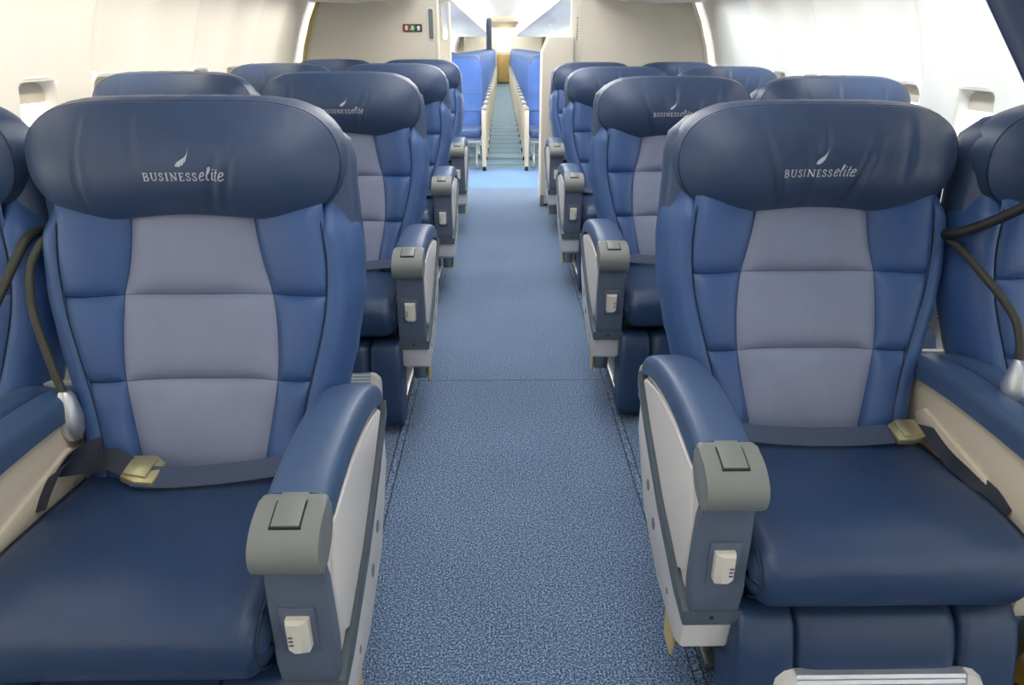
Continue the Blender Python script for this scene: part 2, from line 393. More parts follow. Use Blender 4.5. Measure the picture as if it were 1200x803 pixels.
for vv in bm.verts: vv.co.x += -0.815; vv.co.z += 1.454
sub(sg, bmobj('bottle_pictogram', bm, M['signwhite']))
bm = bmesh.new()
for q in ([(-0.771, 1.470), (-0.760, 1.470), (-0.756, 1.458), (-0.748, 1.448), (-0.752, 1.443), (-0.762, 1.452), (-0.764, 1.446), (-0.756, 1.434), (-0.764, 1.434), (-0.772, 1.446), (-0.780, 1.436), (-0.784, 1.440), (-0.773, 1.454)],):
    add_prism(bm, q, YB-0.018, YB-0.0145, 'y')
sub(sg, bmobj('walking_pictogram', bm, M['signwhite']))
bm = bmesh.new()
add_prism(bm, [(-0.716+0.014*math.cos(t*math.pi/6), 1.456+0.014*math.sin(t*math.pi/6)) for t in range(12)], YB-0.018, YB-0.0115, 'y')
add_prism(bm, [(-0.729, 1.434), (-0.703, 1.434), (-0.709, 1.444), (-0.723, 1.444)], YB-0.018, YB-0.0115, 'y')
sub(sg, bmobj('figure_pictogram', bm, M['signwhite']))
# closet post behind it with an oval hand hole
cp = empty('closet_post', (-0.52, 6.5, 0), 'narrow beige closet end with oval hand hole beside the left bulkhead', 'closet')
ring = [(-0.515+a, 1.50+b) for a, b in rrect(0.024, -0.13, 0.13, 0.023, 4)]
outer = []
for a, b in ring:
    dx, dz = a+0.515, b-1.50; k = max(abs(dx)/0.062, 0.0001); 
    outer.append((-0.515+0.062*(1 if dx > 0 else -1), 1.50+dz*1.0))
bm = bmesh.new()
add_box(bm, -0.66, -0.48, 6.40, 6.46, 0.02, 1.365, 0.004); add_box(bm, -0.66, -0.541, 6.40, 6.46, 1.362, 1.64, 0.004)
add_box(bm, -0.493, -0.48, 6.40, 6.46, 1.362, 1.64, 0.004); add_box(bm, -0.66, -0.48, 6.40, 6.46, 1.635, 1.655, 0.004)
onto(cp, bmobj('closet_panel', bm, M['bulk']))
hr = [[(x, y, z) for x, z in [(-0.517+a, 1.50+b) for a, b in rrect(0.026+g, -0.138-g, 0.138+g, 0.024+g)]] for g, y in ((0.004, 6.398), (0.0, 6.392), (-0.006, 6.40), (-0.006, 6.46))]
v, f = loft(hr, cap=False); onto(cp, pyobj('hole_rim', v, f, M['bulk_edge'], angle=50))
onto(cp, box('white_edge', -0.488, -0.472, 6.39, 6.47, 0.02, 1.655, M['bulk_edge'], bev=0.005))
onto(cp, box('dark_latch', -0.56, -0.495, 6.392, 6.402, 1.175, 1.20, M['ink'], bev=0.002))
# right
br = empty('bulkhead_partition', (1.15, YB, 0), 'plain cream bulkhead wall rising behind the right business seats', 'partition')
prof = [(0.61, 0.02), (0.61, 1.72)]+arc_pts(1, 1.72, 0.05, -0.03)
onto(br, prism('panel', prof, YB, YB+0.045, M['bulk'], axis='y', bev=0.006))
ed = arc_pts(1, 0.1, 1.7, -0.045)
onto(br, tube('edge_trim', [(x, YB-0.004, z) for x, z in ed], 0.017, M['bulk_edge'], seg=6))
onto(br, box('edge_post', 0.535, 0.625, YB-0.006, YB+0.06, 0.02, 1.70, M['bulk_edge'], bev=0.012))
bm = bmesh.new(); rr = random.Random(3); z = 1.36
while z < 1.54:
    h = rr.uniform(0.007, 0.016); wdt = rr.uniform(0.006, 0.012); add_box(bm, 0.592-wdt, 0.592, YB-0.009, YB-0.005, z, z+h); z += h+rr.uniform(0.004, 0.012)
onto(br, bmobj('placard_print', bm, M['gray']))
lc = empty('low_closet', (0.43, 5.95, 0), 'cream half-height closet with cut corner beside the right bulkhead', 'closet')
prof = [(0.30, 0.02), (0.30, 1.27), (0.352, 1.385), (0.555, 1.385), (0.555, 0.02)]
onto(lc, prism('closet_body', prof, 6.10, 6.45, M['bulk'], axis='y', bev=0.008))
onto(lc, box('latch', 0.415, 0.475, 6.092, 6.102, 0.375, 0.388, M['ink'], bev=0.002))
onto(lc, box('door_seam', 0.31, 0.55, 6.098, 6.101, 0.50, 0.504, M['bulk_edge']))
onto(lc, box('kick_bumper', 0.298, 0.33, 6.08, 6.12, 0.0, 0.10, M['gray'], bev=0.004))

# ------------------------------------------------------------------ business seat
SX = 0.672                                    # seat centre from the aisle line
YPROF = smooth_tab([(0.40, 0.318), (0.48, 0.345), (0.64, 0.405), (0.82, 0.462), (0.98, 0.498), (1.10, 0.520), (1.22, 0.535)])
HW = smooth_tab([(0.40, 0.195), (0.50, 0.205), (0.60, 0.222), (0.70, 0.248), (0.80, 0.272), (0.90, 0.280), (1.0, 0.272), (1.1, 0.272)])
LW = smooth_tab([(0.40, 0.118), (0.50, 0.130), (0.63, 0.155), (0.72, 0.163), (0.82, 0.157), (0.90, 0.138), (0.985, 0.126), (1.1, 0.126)])
BO = smooth_tab([(0.40, 0.050), (0.60, 0.062), (0.80, 0.054), (0.95, 0.048), (1.1, 0.05)])
def ybase(x, z):
    y = interp(YPROF, z); ax = abs(x); h = interp(HW, z)
    y -= 0.020*math.exp(-((ax-h*0.88)/0.075)**2)
    if ax > h: y += 0.06*((ax-h)/0.05)**2
    return y
def grid(fn, nu, nv):
    vs = [fn(i/nu, j/nv) for j in range(nv+1) for i in range(nu+1)]
    fs = [(j*(nu+1)+i, j*(nu+1)+i+1, (j+1)*(nu+1)+i+1, (j+1)*(nu+1)+i) for j in range(nv) for i in range(nu)]
    return vs, fs
def ease(t): return 0.5-0.5*math.cos(math.pi*t)
def puffed(name, xl, xr, z0, z1, h, m, parent, nu=16, nv=16, creases=()):
    """an upholstered panel between seam curves xl(z), xr(z) that sinks to the seam all round"""
    def fn(u, v):
        s = 0.5*u+0.5*ease(u); t = 0.5*v+0.5*ease(v)
        z = z0+(z1-z0)*t; x = xl(z)+(xr(z)-xl(z))*s
        p = (1-abs(2*s-1)**7)*(1-abs(2*t-1)**9)
        q = (1-abs(2*s-1)**2.2)*(1-abs(2*t-1)**2.2)
        k = 0.0
        for cx, sl, wd, am, zc, zl in creases:
            k += am*math.exp(-((x-cx-sl*(z-zc))/wd)**2)*math.exp(-((z-zc)/zl)**2)
        y = ybase(x, z)+0.004-(0.011)*p-h*q-k*p
        return (x, y, z+0.002*p)
    v, f = grid(fn, nu, nv); return pyobj(name, v, f, m, parent)
SEAM = (0.425, 0.662, 0.834, 1.02)

# glyph strokes of the embroidered word mark (unit cap height)
def arcp(cx, cy, rx, ry, a0, a1, n=8):
    return [(cx+rx*math.cos(math.radians(a0+(a1-a0)*i/n)), cy+ry*math.sin(math.radians(a0+(a1-a0)*i/n))) for i in range(n+1)]
TK, TN = 0.17, 0.09
GL = {
 'B': (0.72, [([(0.14, 0), (0.14, 1)], TK), ([(0.0, 1), (0.34, 1)], TN), ([(0.0, 0), (0.38, 0)], TN), ([(0.14, .53), (0.36, .53)], TN), (arcp(0.34, 0.765, 0.22, 0.235, 90, -90), 0.13), (arcp(0.37, 0.265, 0.26, 0.265, 90, -90), 0.15)]),
 'U': (0.86, [([(0.17, 1), (0.17, 0.35)]+arcp(0.43, 0.35, 0.26, 0.34, 180, 360)+[(0.69, 1)], 0.12), ([(0.17, 1), (0.17, 0.35)], TK), ([(0.02, 1), (0.34, 1)], TN), ([(0.56, 1), (0.84, 1)], TN)]),
 'S': (0.60, [([(0.48, 0.78), (0.42, 0.93), (0.28, 1.0), (0.14, 0.93), (0.09, 0.78), (0.16, 0.62), (0.30, 0.52), (0.44, 0.40), (0.50, 0.25), (0.43, 0.08), (0.28, 0.0), (0.13, 0.06), (0.06, 0.24)], 0.13), ([(0.49, 0.70), (0.49, 1.0)], 0.06), ([(0.055, 0.0), (0.055, 0.3)], 0.06)]),
 'I': (0.42, [([(0.2, 0), (0.2, 1)], TK), ([(0.04, 1), (0.36, 1)], TN), ([(0.04, 0), (0.36, 0)], TN)]),
 'N': (0.92, [([(0.16, 0), (0.16, 1)], 0.09), ([(0.14, 0.98), (0.72, 0.02)], TK), ([(0.74, 0), (0.74, 1)], 0.09), ([(0.0, 1), (0.2, 1)], TN), ([(0.02, 0), (0.32, 0)], TN), ([(0.58, 1), (0.90, 1)], TN)]),
 'E': (0.68, [([(0.16, 0), (0.16, 1)], TK), ([(0.02, 1), (0.55, 1)], TN), ([(0.02, 0), (0.58, 0)], TN), ([(0.16, .52), (0.44, .52)], TN), ([(0.55, 1), (0.55, 0.8)], 0.07), ([(0.58, 0), (0.58, 0.22)], 0.07), ([(0.44, .42), (0.44, .62)], 0.07)]),
 'e': (0.62, [([(0.10, 0.45), (0.34, 0.52), (0.48, 0.68), (0.47, 0.86), (0.36, 0.95), (0.2, 0.86), (0.10, 0.62), (0.08, 0.35), (0.14, 0.12), (0.28, 0.04), (0.42, 0.10), (0.54, 0.22)], 0.12)]),
 'l': (0.42, [([(0.06, 0.6), (0.24, 0.9), (0.33, 1.25), (0.29, 1.5), (0.20, 1.45), (0.15, 1.1), (0.11, 0.55), (0.13, 0.15), (0.22, 0.04), (0.34, 0.12)], 0.12)]),
 'i': (0.38, [([(0.03, 0.72), (0.16, 0.92), (0.13, 0.4), (0.14, 0.12), (0.22, 0.04), (0.34, 0.14)], 0.13), ([(0.17, 1.14), (0.21, 1.27)], 0.14)]),
 't': (0.44, [([(0.22, 1.28), (0.15, 0.5), (0.15, 0.15), (0.23, 0.04), (0.38, 0.14)], 0.13), ([(0.02, 0.88), (0.38, 0.92)], TN)]),
}
def logo_polys():
    """quads in (x, z), centred; x in cap heights"""
    out = []; x = 0.0
    def put(ch, x, sc, sh):
        adv, strokes = GL[ch]
        for pts, wd in strokes:
            P = [Vector((x+(px+sh*py)*sc, py*sc)) for px, py in pts]
            L = []; R = []
            for i, p in enumerate(P):
                t = (P[min(i+1, len(P)-1)]-P[max(i-1, 0)]).normalized(); n = Vector((-t.y, t.x))*wd*sc/2
                L.append(p+n); R.append(p-n)
            for i in range(len(P)-1): out.append((L[i], L[i+1], R[i+1], R[i]))
        return x+adv*sc
    for ch in 'BUSINESS': x = put(ch, x, 1.0, 0.0)+0.16
    x -= 0.08
    for ch in 'elite': x = put(ch, x, 1.15, 0.22)+0.04
    W = x
    # the feather above: a shaft with barbs split into blades
    fx = W*0.42; fz = 1.75
    top = cr([(0, 0.12), (0.25, 0.52), (0.75, 0.85), (1.25, 1.15), (1.55, 1.55), (1.72, 2.0)], 3)
    bot = cr([(0, 0.12), (0.35, 0.02), (0.75, 0.14), (1.12, 0.42), (1.45, 0.88), (1.72, 2.0)], 3)
    n = len(top)
    for i in range(n-1):
        k = 0.06 if i % 3 == 2 else 0.0
        out.append((Vector((fx+top[i][0], fz+top[i][1])), Vector((fx+top[i+1][0], fz+top[i+1][1])), Vector((fx+bot[i+1][0]-k, fz+bot[i+1][1]+k)), Vector((fx+bot[i][0], fz+bot[i][1]))))
    return [[(p.x-W/2, p.y) for p in q] for q in out], W
LOGO, LOGOW = logo_polys()

PA, PB, NX, NZ = 0.311, 0.112, 5.0, 2.1      # headrest pad half sizes and superellipse powers
PZ, PY, PD = 1.082, 0.505, 0.075             # its centre height, rim depth and dome
def pad_h(u): return max(0.0, 1-abs(u)**NX)**(1/NZ)
def pad_y(x, z, cre=()):
    r = min(1, (abs(x/PA)**NX+abs(z/PB)**NZ)**(1/3.2))
    y = PY+z*0.10-PD*(1-r**3.4)*0.80-0.012*(1-(x/PA)**2)
    for cx, sl, wd, am, zc, zl in cre:
        d = (x-cx-sl*z)/wd
        y += 1.5*am*(math.exp(-d*d)-0.55*math.exp(-((d-1.9)/1.1)**2))*math.exp(-((z-zc)/zl)**2)*(1-r**6)
    return y
def arch(x, z): return (0.002+0.008*math.cos(min(1, abs(x)/PA/0.72)*math.pi))*max(0, -z/PB)
def headrest(root, cre):
    NU, NV = 120, 34
    vs = []; fs = []
    def V(x, z, dy=0.0, y=None): return (x, (pad_y(x, z, cre) if y is None else y)+dy, PZ+z+arch(x, z))
    us = [math.sin(math.pi*(i/NU-0.5)*0.98)/math.sin(math.pi*0.49) for i in range(NU+1)]
    us = [0.35*u+0.65*(2*i/NU-1) if abs(u) < 0.0 else u for i, u in enumerate(us)]
    for j in range(NV+1):
        v = math.sin(math.pi*(j/NV-0.5))
        for i, u in enumerate(us): vs.append(V(PA*u, PB*pad_h(u)*v))
    n = NU+1
    for j in range(NV):
        for i in range(NU):
            fs.append((j*n+i, j*n+i+1, (j+1)*n+i+1, (j+1)*n+i))
    rim = [(PA*u, -PB*pad_h(u)) for u in us[:-1]]+[(PA*u, PB*pad_h(u)) for u in us[:0:-1]]
    loop = list(range(0, NU))+[NV*n+i for i in range(NU, 0, -1)]
    N = len(rim); last = loop
    for gi, (g, d) in enumerate(((0.002, 0.005), (0.010, 0.018), (0.014, 0.042), (0.012, 0.072), (0.002, 0.092))):
        st = len(vs)
        for i, (x, z) in enumerate(rim):
            pk = 0.0006*(math.sin(i*0.41+gi)+math.sin(i*0.97+gi*2.1))*math.sin(gi*1.3+i*0.23) if 0 < gi < 4 else 0
            l = math.hypot(x/PA, z/PB) or 1
            vs.append((x*(1+g*1.2)+pk*0.4, PY+z*0.10+d, PZ+z*(1+g*6)+arch(x, z)+pk))
        for i in range(N): fs.append((last[i], last[(i+1) % N], st+(i+1) % N, st+i))
        last = list(range(st, st+N))
    fs.append(tuple(last))
    me_bm = bmesh.new(); vv = [me_bm.verts.new(p) for p in vs]
    for f in fs:
        try: me_bm.faces.new([vv[i] for i in f])
        except ValueError: pass
    bmesh.ops.remove_doubles(me_bm, verts=me_bm.verts, dist=0.00002)
    h = bmobj('headrest', me_bm, M['leather'], root, 75)
    path = [(x*1.002, PY+z*0.10+0.003, PZ+z*1.003+arch(x, z)) for x, z in rim[::2]]; path.append(path[0])
    tube('piping', path, 0.0022, M['seam'], h, seg=5)
    # word mark
    sh = 0.028 if cre is CRE_HL else -0.026; sc = 0.0158; vs = []; fs = []
    for q in LOGO:
        st = len(vs)
        for x, z in q:
            X, Z = x*sc+sh, z*sc-0.028
            vs.append((X, pad_y(X, Z, cre)-0.0024, PZ+Z+arch(X, Z)))
        fs.append((st, st+1, st+2, st+3))
    lg = pyobj('embroidered_logo', vs, fs, M['thread'], h, smooth=False); lg['label'] = 'silver feather and BUSINESSelite lettering'
    return h

def backrest(root, cre, drop=0.0):
    """core shell with the sewn panels on it"""
    zs = [0.36, 0.42, 0.50, 0.58, 0.66, 0.74, 0.82, 0.90, 0.97, 1.03, 1.09, 1.13, 1.165, 1.184, 1.192]
    secs = []
    for z in zs:
        t = 0.0
        hw = interp(HW, z)+interp(BO, z)
        if z > 0.97:
            k = min(1, (z-0.97)/0.222); hw = 0.318*(1-max(0, (k-0.5)/0.5)**NZ*0.62)**(1/NX)-0.10*max(0, (k-0.80)/0.2)**2; hw = max(hw, 0.15)
        yf = interp(YPROF, z)+0.010; th = 0.115 if z < 0.97 else 0.125-0.10*max(0, (z-1.06)/0.16)**2
        s = []
        n = 10
        for i in range(n+1):                                   # front, left to right
            x = -hw+2*hw*i/n; e = abs(x)/hw; s.append((x*0.985, yf+(0.030*max(0, (e-0.87)/0.13)**2 if z < 0.99 else 0.018*max(0, (e-.8)/.2)**2), z))
        for i in range(1, 5):                                  # right side, bulging
            a = i/5; s.append((hw*(1+0.012*math.sin(a*math.pi)), yf+0.05+(th-0.05)*a, z))
        for i in range(n+1):
            x = hw-2*hw*i/n; s.append((x*0.96, yf+th+0.02*(1-(x/hw)**2), z))
        for i in range(4, 0, -1):
            a = i/5; s.append((-hw*(1+0.012*math.sin(a*math.pi)), yf+0.05+(th-0.05)*a, z))
        secs.append(s)
    vs, fs = loft(secs); b = pyobj('backrest', vs, fs, M['leather'], root, angle=70)
    g = 0.0005
    for k in range(3):
        z0, z1 = SEAM[k], SEAM[k+1]
        puffed('centre_panel', lambda z: -interp(LW, z)+g, lambda z: interp(LW, z)-g, z0+g, z1-g, 0.008, M['leather_gray'], b, creases=cre.get(k, ()))
        for sd in (-1, 1):
            f1 = lambda z, sd=sd: sd*(interp(LW, z)+g); f2 = lambda z, sd=sd: sd*(interp(HW, z)-g)
            puffed('side_panel', f1 if sd > 0 else f2, f2 if sd > 0 else f1, z0+g, z1-g, 0.008, M['leather_side'], b)
    for sd in (-1, 1):                                         # bolster: rolls from the front seam round to the side
        def fn(u, v, sd=sd):
            z = 0.40+0.65*v; h = interp(HW, z); o = interp(BO, z)
            a = u*math.pi/2; p = (1-abs(2*v-1)**14)
            x = h-0.007+(o+0.013-0.26*max(0, z-0.955))*math.sin(a)*(0.75+0.25*p); y = ybase(h, z)-0.004+0.7*max(0, z-0.965)+0.105*(1-math.cos(a))-0.010*math.sin(math.pi*min(1, u*1.4))*p
            if u == 0: y += 0.002
            if u < 0.09 and u > 0: y -= 0.001
            x += 0.0018*math.sin(z*60+u*4)*u*p
            return (sd*x, y, z)
        v, f = grid(fn, 14, 48); pyobj('side_bolster', v, f, M['leather_side'] , b)
        path = [(sd*(interp(HW, z)-0.0055), ybase(interp(HW, z), z)-0.0055+0.5*max(0, z-0.975), z) for z in [0.43+0.57*i/24 for i in range(25)]]
        tube('piping', path, 0.0015, M['seam'], b, seg=5)
    return b

def cushion(root, hw=0.263):
    prof = cr([(0.36, 0.36), (0.15, 0.355), (-0.02, 0.352), (-0.085, 0.362), (-0.112, 0.395), (-0.116, 0.435), (-0.098, 0.470), (-0.05, 0.492), (0.05, 0.497), (0.18, 0.487), (0.30, 0.476), (0.365, 0.470), (0.385, 0.42)], 4, closed=True)
    cy, cz = 0.13, 0.425; secs = []
    R = 0.045; xs = []
    for i in range(9): a = math.pi/2*i/8; xs.append((-hw+R*(1-math.sin(a)) if False else -hw+R*(1-math.cos(math.pi/2-a)) , math.sin(a)))
    left = [(-hw+R*(1-math.sin(math.pi/2*i/7)), math.cos(math.pi/2*i/7)) for i in range(7, -1, -1)]   # placeholder order fixed below
    ends = []
    for i in range(8):
        a = math.pi/2*i/7; ends.append((-hw+R*(1-math.cos(a)) if False else -hw+R*(1-math.sin(a)), 1-math.cos(a)))
    seq = [(-hw+R*(1-math.cos(math.pi/2*i/7)), R*(1-math.sin(math.pi/2*i/7))) for i in range(8)]
    mid = [(-hw+R+(2*hw-2*R)*i/13, 0.0) for i in range(1, 13)]
    allx = seq+mid+[(-x, d) for x, d in seq[::-1]]
    for x, d in allx:
        s = []
        for y, z in prof:
            l = math.hypot(y-cy, (z-cz)*2.6); dz = (z-cz); 
            ny, nz = (y-cy)/0.25, (z-cz)/0.07; q = max(abs(ny), abs(nz)) or 1
            yy = y-d*max(-1, min(1, ny*1.0))*(1 if abs(ny) > 0.6 else abs(ny)/0.6); zz = z-d*max(-1, min(1, nz))*0.8
            if z > 0.44: zz += 0.010*(1-(x/hw)**2)
            if z < 0.42 and y < 0.05 and abs(x) > hw*0.80: zz += 0.018*((abs(x)/hw-0.80)/0.2)**1.5
            if z > 0.45: zz += 0.0016*math.sin(x*31+y*17)*math.exp(-((y-0.0)/0.18)**2)
            s.append((x, yy, zz))
        secs.append(s)
    vs, fs = loft(secs); c = pyobj('seat_cushion', vs, fs, M['leather_cushion'], root)
    for sd in (-1, 1):
        pth = [(sd*(hw-0.012), y, z) for y, z in cr([(-0.07, 0.372), (-0.108, 0.405), (-0.110, 0.44), (-0.092, 0.466), (-0.05, 0.485), (0.05, 0.490), (0.2, 0.480), (0.33, 0.468)], 4)]
        tube('piping', pth, 0.0024, M['seam'], c, seg=5)
    return c

def legrest(root, hw=0.270):
    tilt = lambda z: -0.060-0.075*(0.31-z)/0.28
    N = 14
    def pad(name, x0, x1, m, parent):
        secs = []
        prof = [(0.325, 0.05), (0.335, 0.02), (0.330, -0.012), (0.312, -0.030), (0.26, -0.036), (0.18, -0.034), (0.10, -0.034), (0.05, -0.030), (0.03, -0.012), (0.028, 0.03)]
        back = [(0.028, 0.085), (0.30, 0.10)]
        for i in range(N+1):
            u = i/N; x = x0+(x1-x0)*(0.5*u+0.5*ease(u)); e = abs(2*(0.5*u+0.5*ease(u))-1); k = 0.016*(1-math.sqrt(max(0, 1-e**10)))
            secs.append([(x, tilt(z)+dy+(k if dy < 0.04 else 0), z-(k*0.8 if z > .3 else 0)) for z, dy in prof+back])
        v, f = loft(secs); return pyobj(name, v, f, m, parent, angle=60)
    l = pad('leg_rest', -0.155, 0.155, M['leather_cushion'], root)
    pad('side_pad', -hw, -0.157, M['leather_cushion'], l); pad('side_pad', 0.157, hw, M['leather_cushion'], l)
    # ribbed aluminium foot plate
    zz = [0.232-i*0.0055 for i in range(29)]
    pts = [(tilt(z)-0.036-(0.014 if i % 2 else 0.011), z) for i, z in enumerate(zz)]
    pts += [(tilt(zz[-1])-0.03, zz[-1]), (tilt(zz[0])-0.03, zz[0])]
    prism('foot_plate', pts, -0.160, 0.160, M['alu'], l, angle=15)
    for sd in (-1, 1):
        secs = []
        for d in (0.0, 0.012, 0.018):
            secs.append([(sd*(0.161+max(0, q)*1.0-(d*0.3 if q > 0 else 0)), tilt(z)-0.034-d, z) for q, z in [(0, 0.234), (0.018, 0.231), (0.034, 0.217), (0.038, 0.20), (0.038, 0.12), (0.034, 0.095), (0.018, 0.08), (0, 0.077)]])
        v, f = loft(secs); o = pyobj('plate_end_cap', v, f, M['white'], l, angle=50)
    return l

def armrest_aisle(root, a):
    """a = side of the aisle (+1 / -1); outer face at x = a*0.362, inner face a*0.258"""
    X = lambda x0, x1: tuple(sorted((a*x0, a*x1)))
    xo, xi = 0.360, 0.258
    side = [(-0.045, 0.335), (-0.045, 0.40), (-0.045, 0.50), (-0.045, 0.58), (0.00, 0.615), (0.15, 0.625), (0.30, 0.618), (0.43, 0.585), (0.465, 0.565), (0.465, 0.545), (0.35, 0.488), (0.17, 0.400), (0.0, 0.345)]
    b = prism('aisle_armrest', side, *X(xi+0.006, xo-0.006), M['white'], root, bev=0.010)
    b['label'] = 'ivory aisle armrest console with blue top pad'
    # dished outer skin of the console
    dish = [(-0.02, 0.39), (-0.03, 0.50), (0.005, 0.604), (0.15, 0.612), (0.30, 0.604), (0.43, 0.577), (0.452, 0.560), (0.35, 0.505), (0.17, 0.415), (0.02, 0.360)]
    prism('side_panel', dish, *X(xo-0.008, xo+0.002), M['white'], b, bev=0.004)
    # trim strip, along the side and wrapped across the front
    w0 = 0.020
    strip = [(-0.074, 0.338), (0.0, 0.348), (0.17, 0.404), (0.35, 0.492), (0.462, 0.548), (0.474, 0.575), (0.484, 0.570), (0.482, 0.535), (0.355, 0.466), (0.175, 0.378), (0.0, 0.318), (-0.074, 0.304)]
    prism('trim_strip', strip, *X(xi+0.002, xo+0.010), M['trim'], b, bev=0.004)
    o = tube('screw_hole', [(a*0.315, -0.0745, 0.322), (a*0.315, -0.0705, 0.322)], 0.0045, M['black'], b, seg=10)
    skirt = [(-0.066, 0.306), (0.0, 0.32), (0.175, 0.38), (0.355, 0.468), (0.462, 0.522), (0.462, 0.42), (0.33, 0.275), (0.15, 0.212), (-0.02, 0.208), (-0.056, 0.230)]
    sk = prism('skirt', skirt, *X(xi+0.010, xo+0.004), M['white'], b, bev=0.008)
    for yy, zz in ((0.30, 0.36), (0.22, 0.31), (0.06, 0.262)):  # shallow screw wells
        tube('screw_well', [(a*(xo+0.0035), yy, zz), (a*(xo+0.0052), yy, zz)], 0.014 if yy != .06 else 0.007, M['gray'], b, seg=12)
    # padded top: rounded bar that arcs down to the rear
    ctr = cr([(0.002, 0.637), (0.06, 0.648), (0.15, 0.655), (0.25, 0.652), (0.35, 0.637), (0.43, 0.612), (0.475, 0.585), (0.487, 0.560)], 3)
    secs = []
    for i, (y, z) in enumerate(ctr):
        e = 1.0 if i < len(ctr)-5 else [0.985, 0.95, 0.88, 0.76, 0.6][i-len(ctr)+5]
        hw = 0.0525*(0.94+0.06*e); top = 0.026*e; bot = -0.026*e
        s = [(-hw, bot), (-hw, 0.0), (-hw*0.985, top*0.45), (-hw*0.90, top*0.80), (-hw*0.70, top*0.97), (-hw*0.3, top*1.04), (hw*0.3, top*1.04), (hw*0.70, top*0.97), (hw*0.90, top*0.80), (hw*0.985, top*0.45), (hw, 0), (hw, bot)]
        k = 0.004 if i == 0 else 0
        secs.append([(a*(0.310)+q*(1-k*6), y, z+r*(1-k*8)) for q, r in s])
    v, f = loft(secs); pyobj('armrest_pad', v, f, M['pad'], b, angle=60)
    # front cap: grey nose
    prof = cr([(-0.001, 0.600), (-0.001, 0.663), (-0.03, 0.662), (-0.06, 0.655), (-0.083, 0.642), (-0.096, 0.627), (-0.101, 0.610), (-0.098, 0.592), (-0.088, 0.578), (-0.075, 0.570)], 3)+[(-0.05, 0.565), (-0.02, 0.58)]
    prism('front_cap', prof, *X(xi-0.0005, xo+0.003), M['gray'], b, bev=0.009, seg=3, angle=50)
    # recline button, in a dark slot
    prism('button_slot', [(-0.0005, 0.655), (-0.0005, 0.6655), (-0.03, 0.6645), (-0.072, 0.6525), (-0.072, 0.640)], *X(0.286, 0.334), M['black'], b)
    prism('recline_button', [(-0.002, 0.655), (-0.002, 0.6672), (-0.03, 0.6662), (-0.0695, 0.6550), (-0.0695, 0.640)], *X(0.2885, 0.3315), M['gray'], b, bev=0.0012)
    # recessed front face
    prof = [(-0.074, 0.575), (-0.073, 0.50), (-0.074, 0.43), (-0.078, 0.385), (-0.076, 0.345), (-0.072, 0.336), (-0.04, 0.336), (-0.03, 0.40), (-0.045, 0.54), (-0.05, 0.575)]
    prism('front_face', prof, *X(xi+0.007, xo+0.001), M['gray_dark'], b, bev=0.006, angle=30)
    box('handset_recess', *X(xi+0.022, xo-0.022), -0.0785, -0.070, 0.405, 0.500, M['gray_dark'], b, bev=0.003)
    # white handset with slanted flanks
    hx0, hx1 = (0.293, 0.330)
    secs = []
    for y, g in ((-0.074, 0.0), (-0.088, 0.0005), (-0.0955, 0.006)):
        z0, z1 = 0.418+g, 0.486-g*0.6; c = 0.008
        x0, x1 = hx0+g*0.4, hx1-g*2.2
        s = [(x0+c, z0), (x1-c*0.5, z0), (x1, z0+c), (x1, z1), (x0, z1), (x0, z0+c)]
        secs.append([(a*x, y, z) for x, z in s])
    v, f = loft(secs); hs = pyobj('handset', v, f, M['ivory'], b, angle=20); hs['label'] = 'white plastic handset socket'
    for zz in (0.440, 0.448, 0.456): box('handset_slot', *X(0.297, 0.304), -0.0965, -0.094, zz, zz+0.003, M['trim'], b)
    # hinge bracket under the console
    bk = prism('hinge_bracket', [(0.02, 0.235), (0.12, 0.235), (0.10, 0.170), (0.085, 0.135), (0.035, 0.135)], *X(0.292, 0.345), M['metal'], b, bev=0.004)
    tube('bracket_hole', [(a*0.318, 0.0335, 0.165), (a*0.318, 0.038, 0.165)], 0.010, M['black'], b, seg=10)
    prism('bracket_plate', [(0.005, 0.215), (0.09, 0.225), (0.075, 0.13), (0.02, 0.125)], *X(0.350, 0.356), M['gold'], b)
    return b

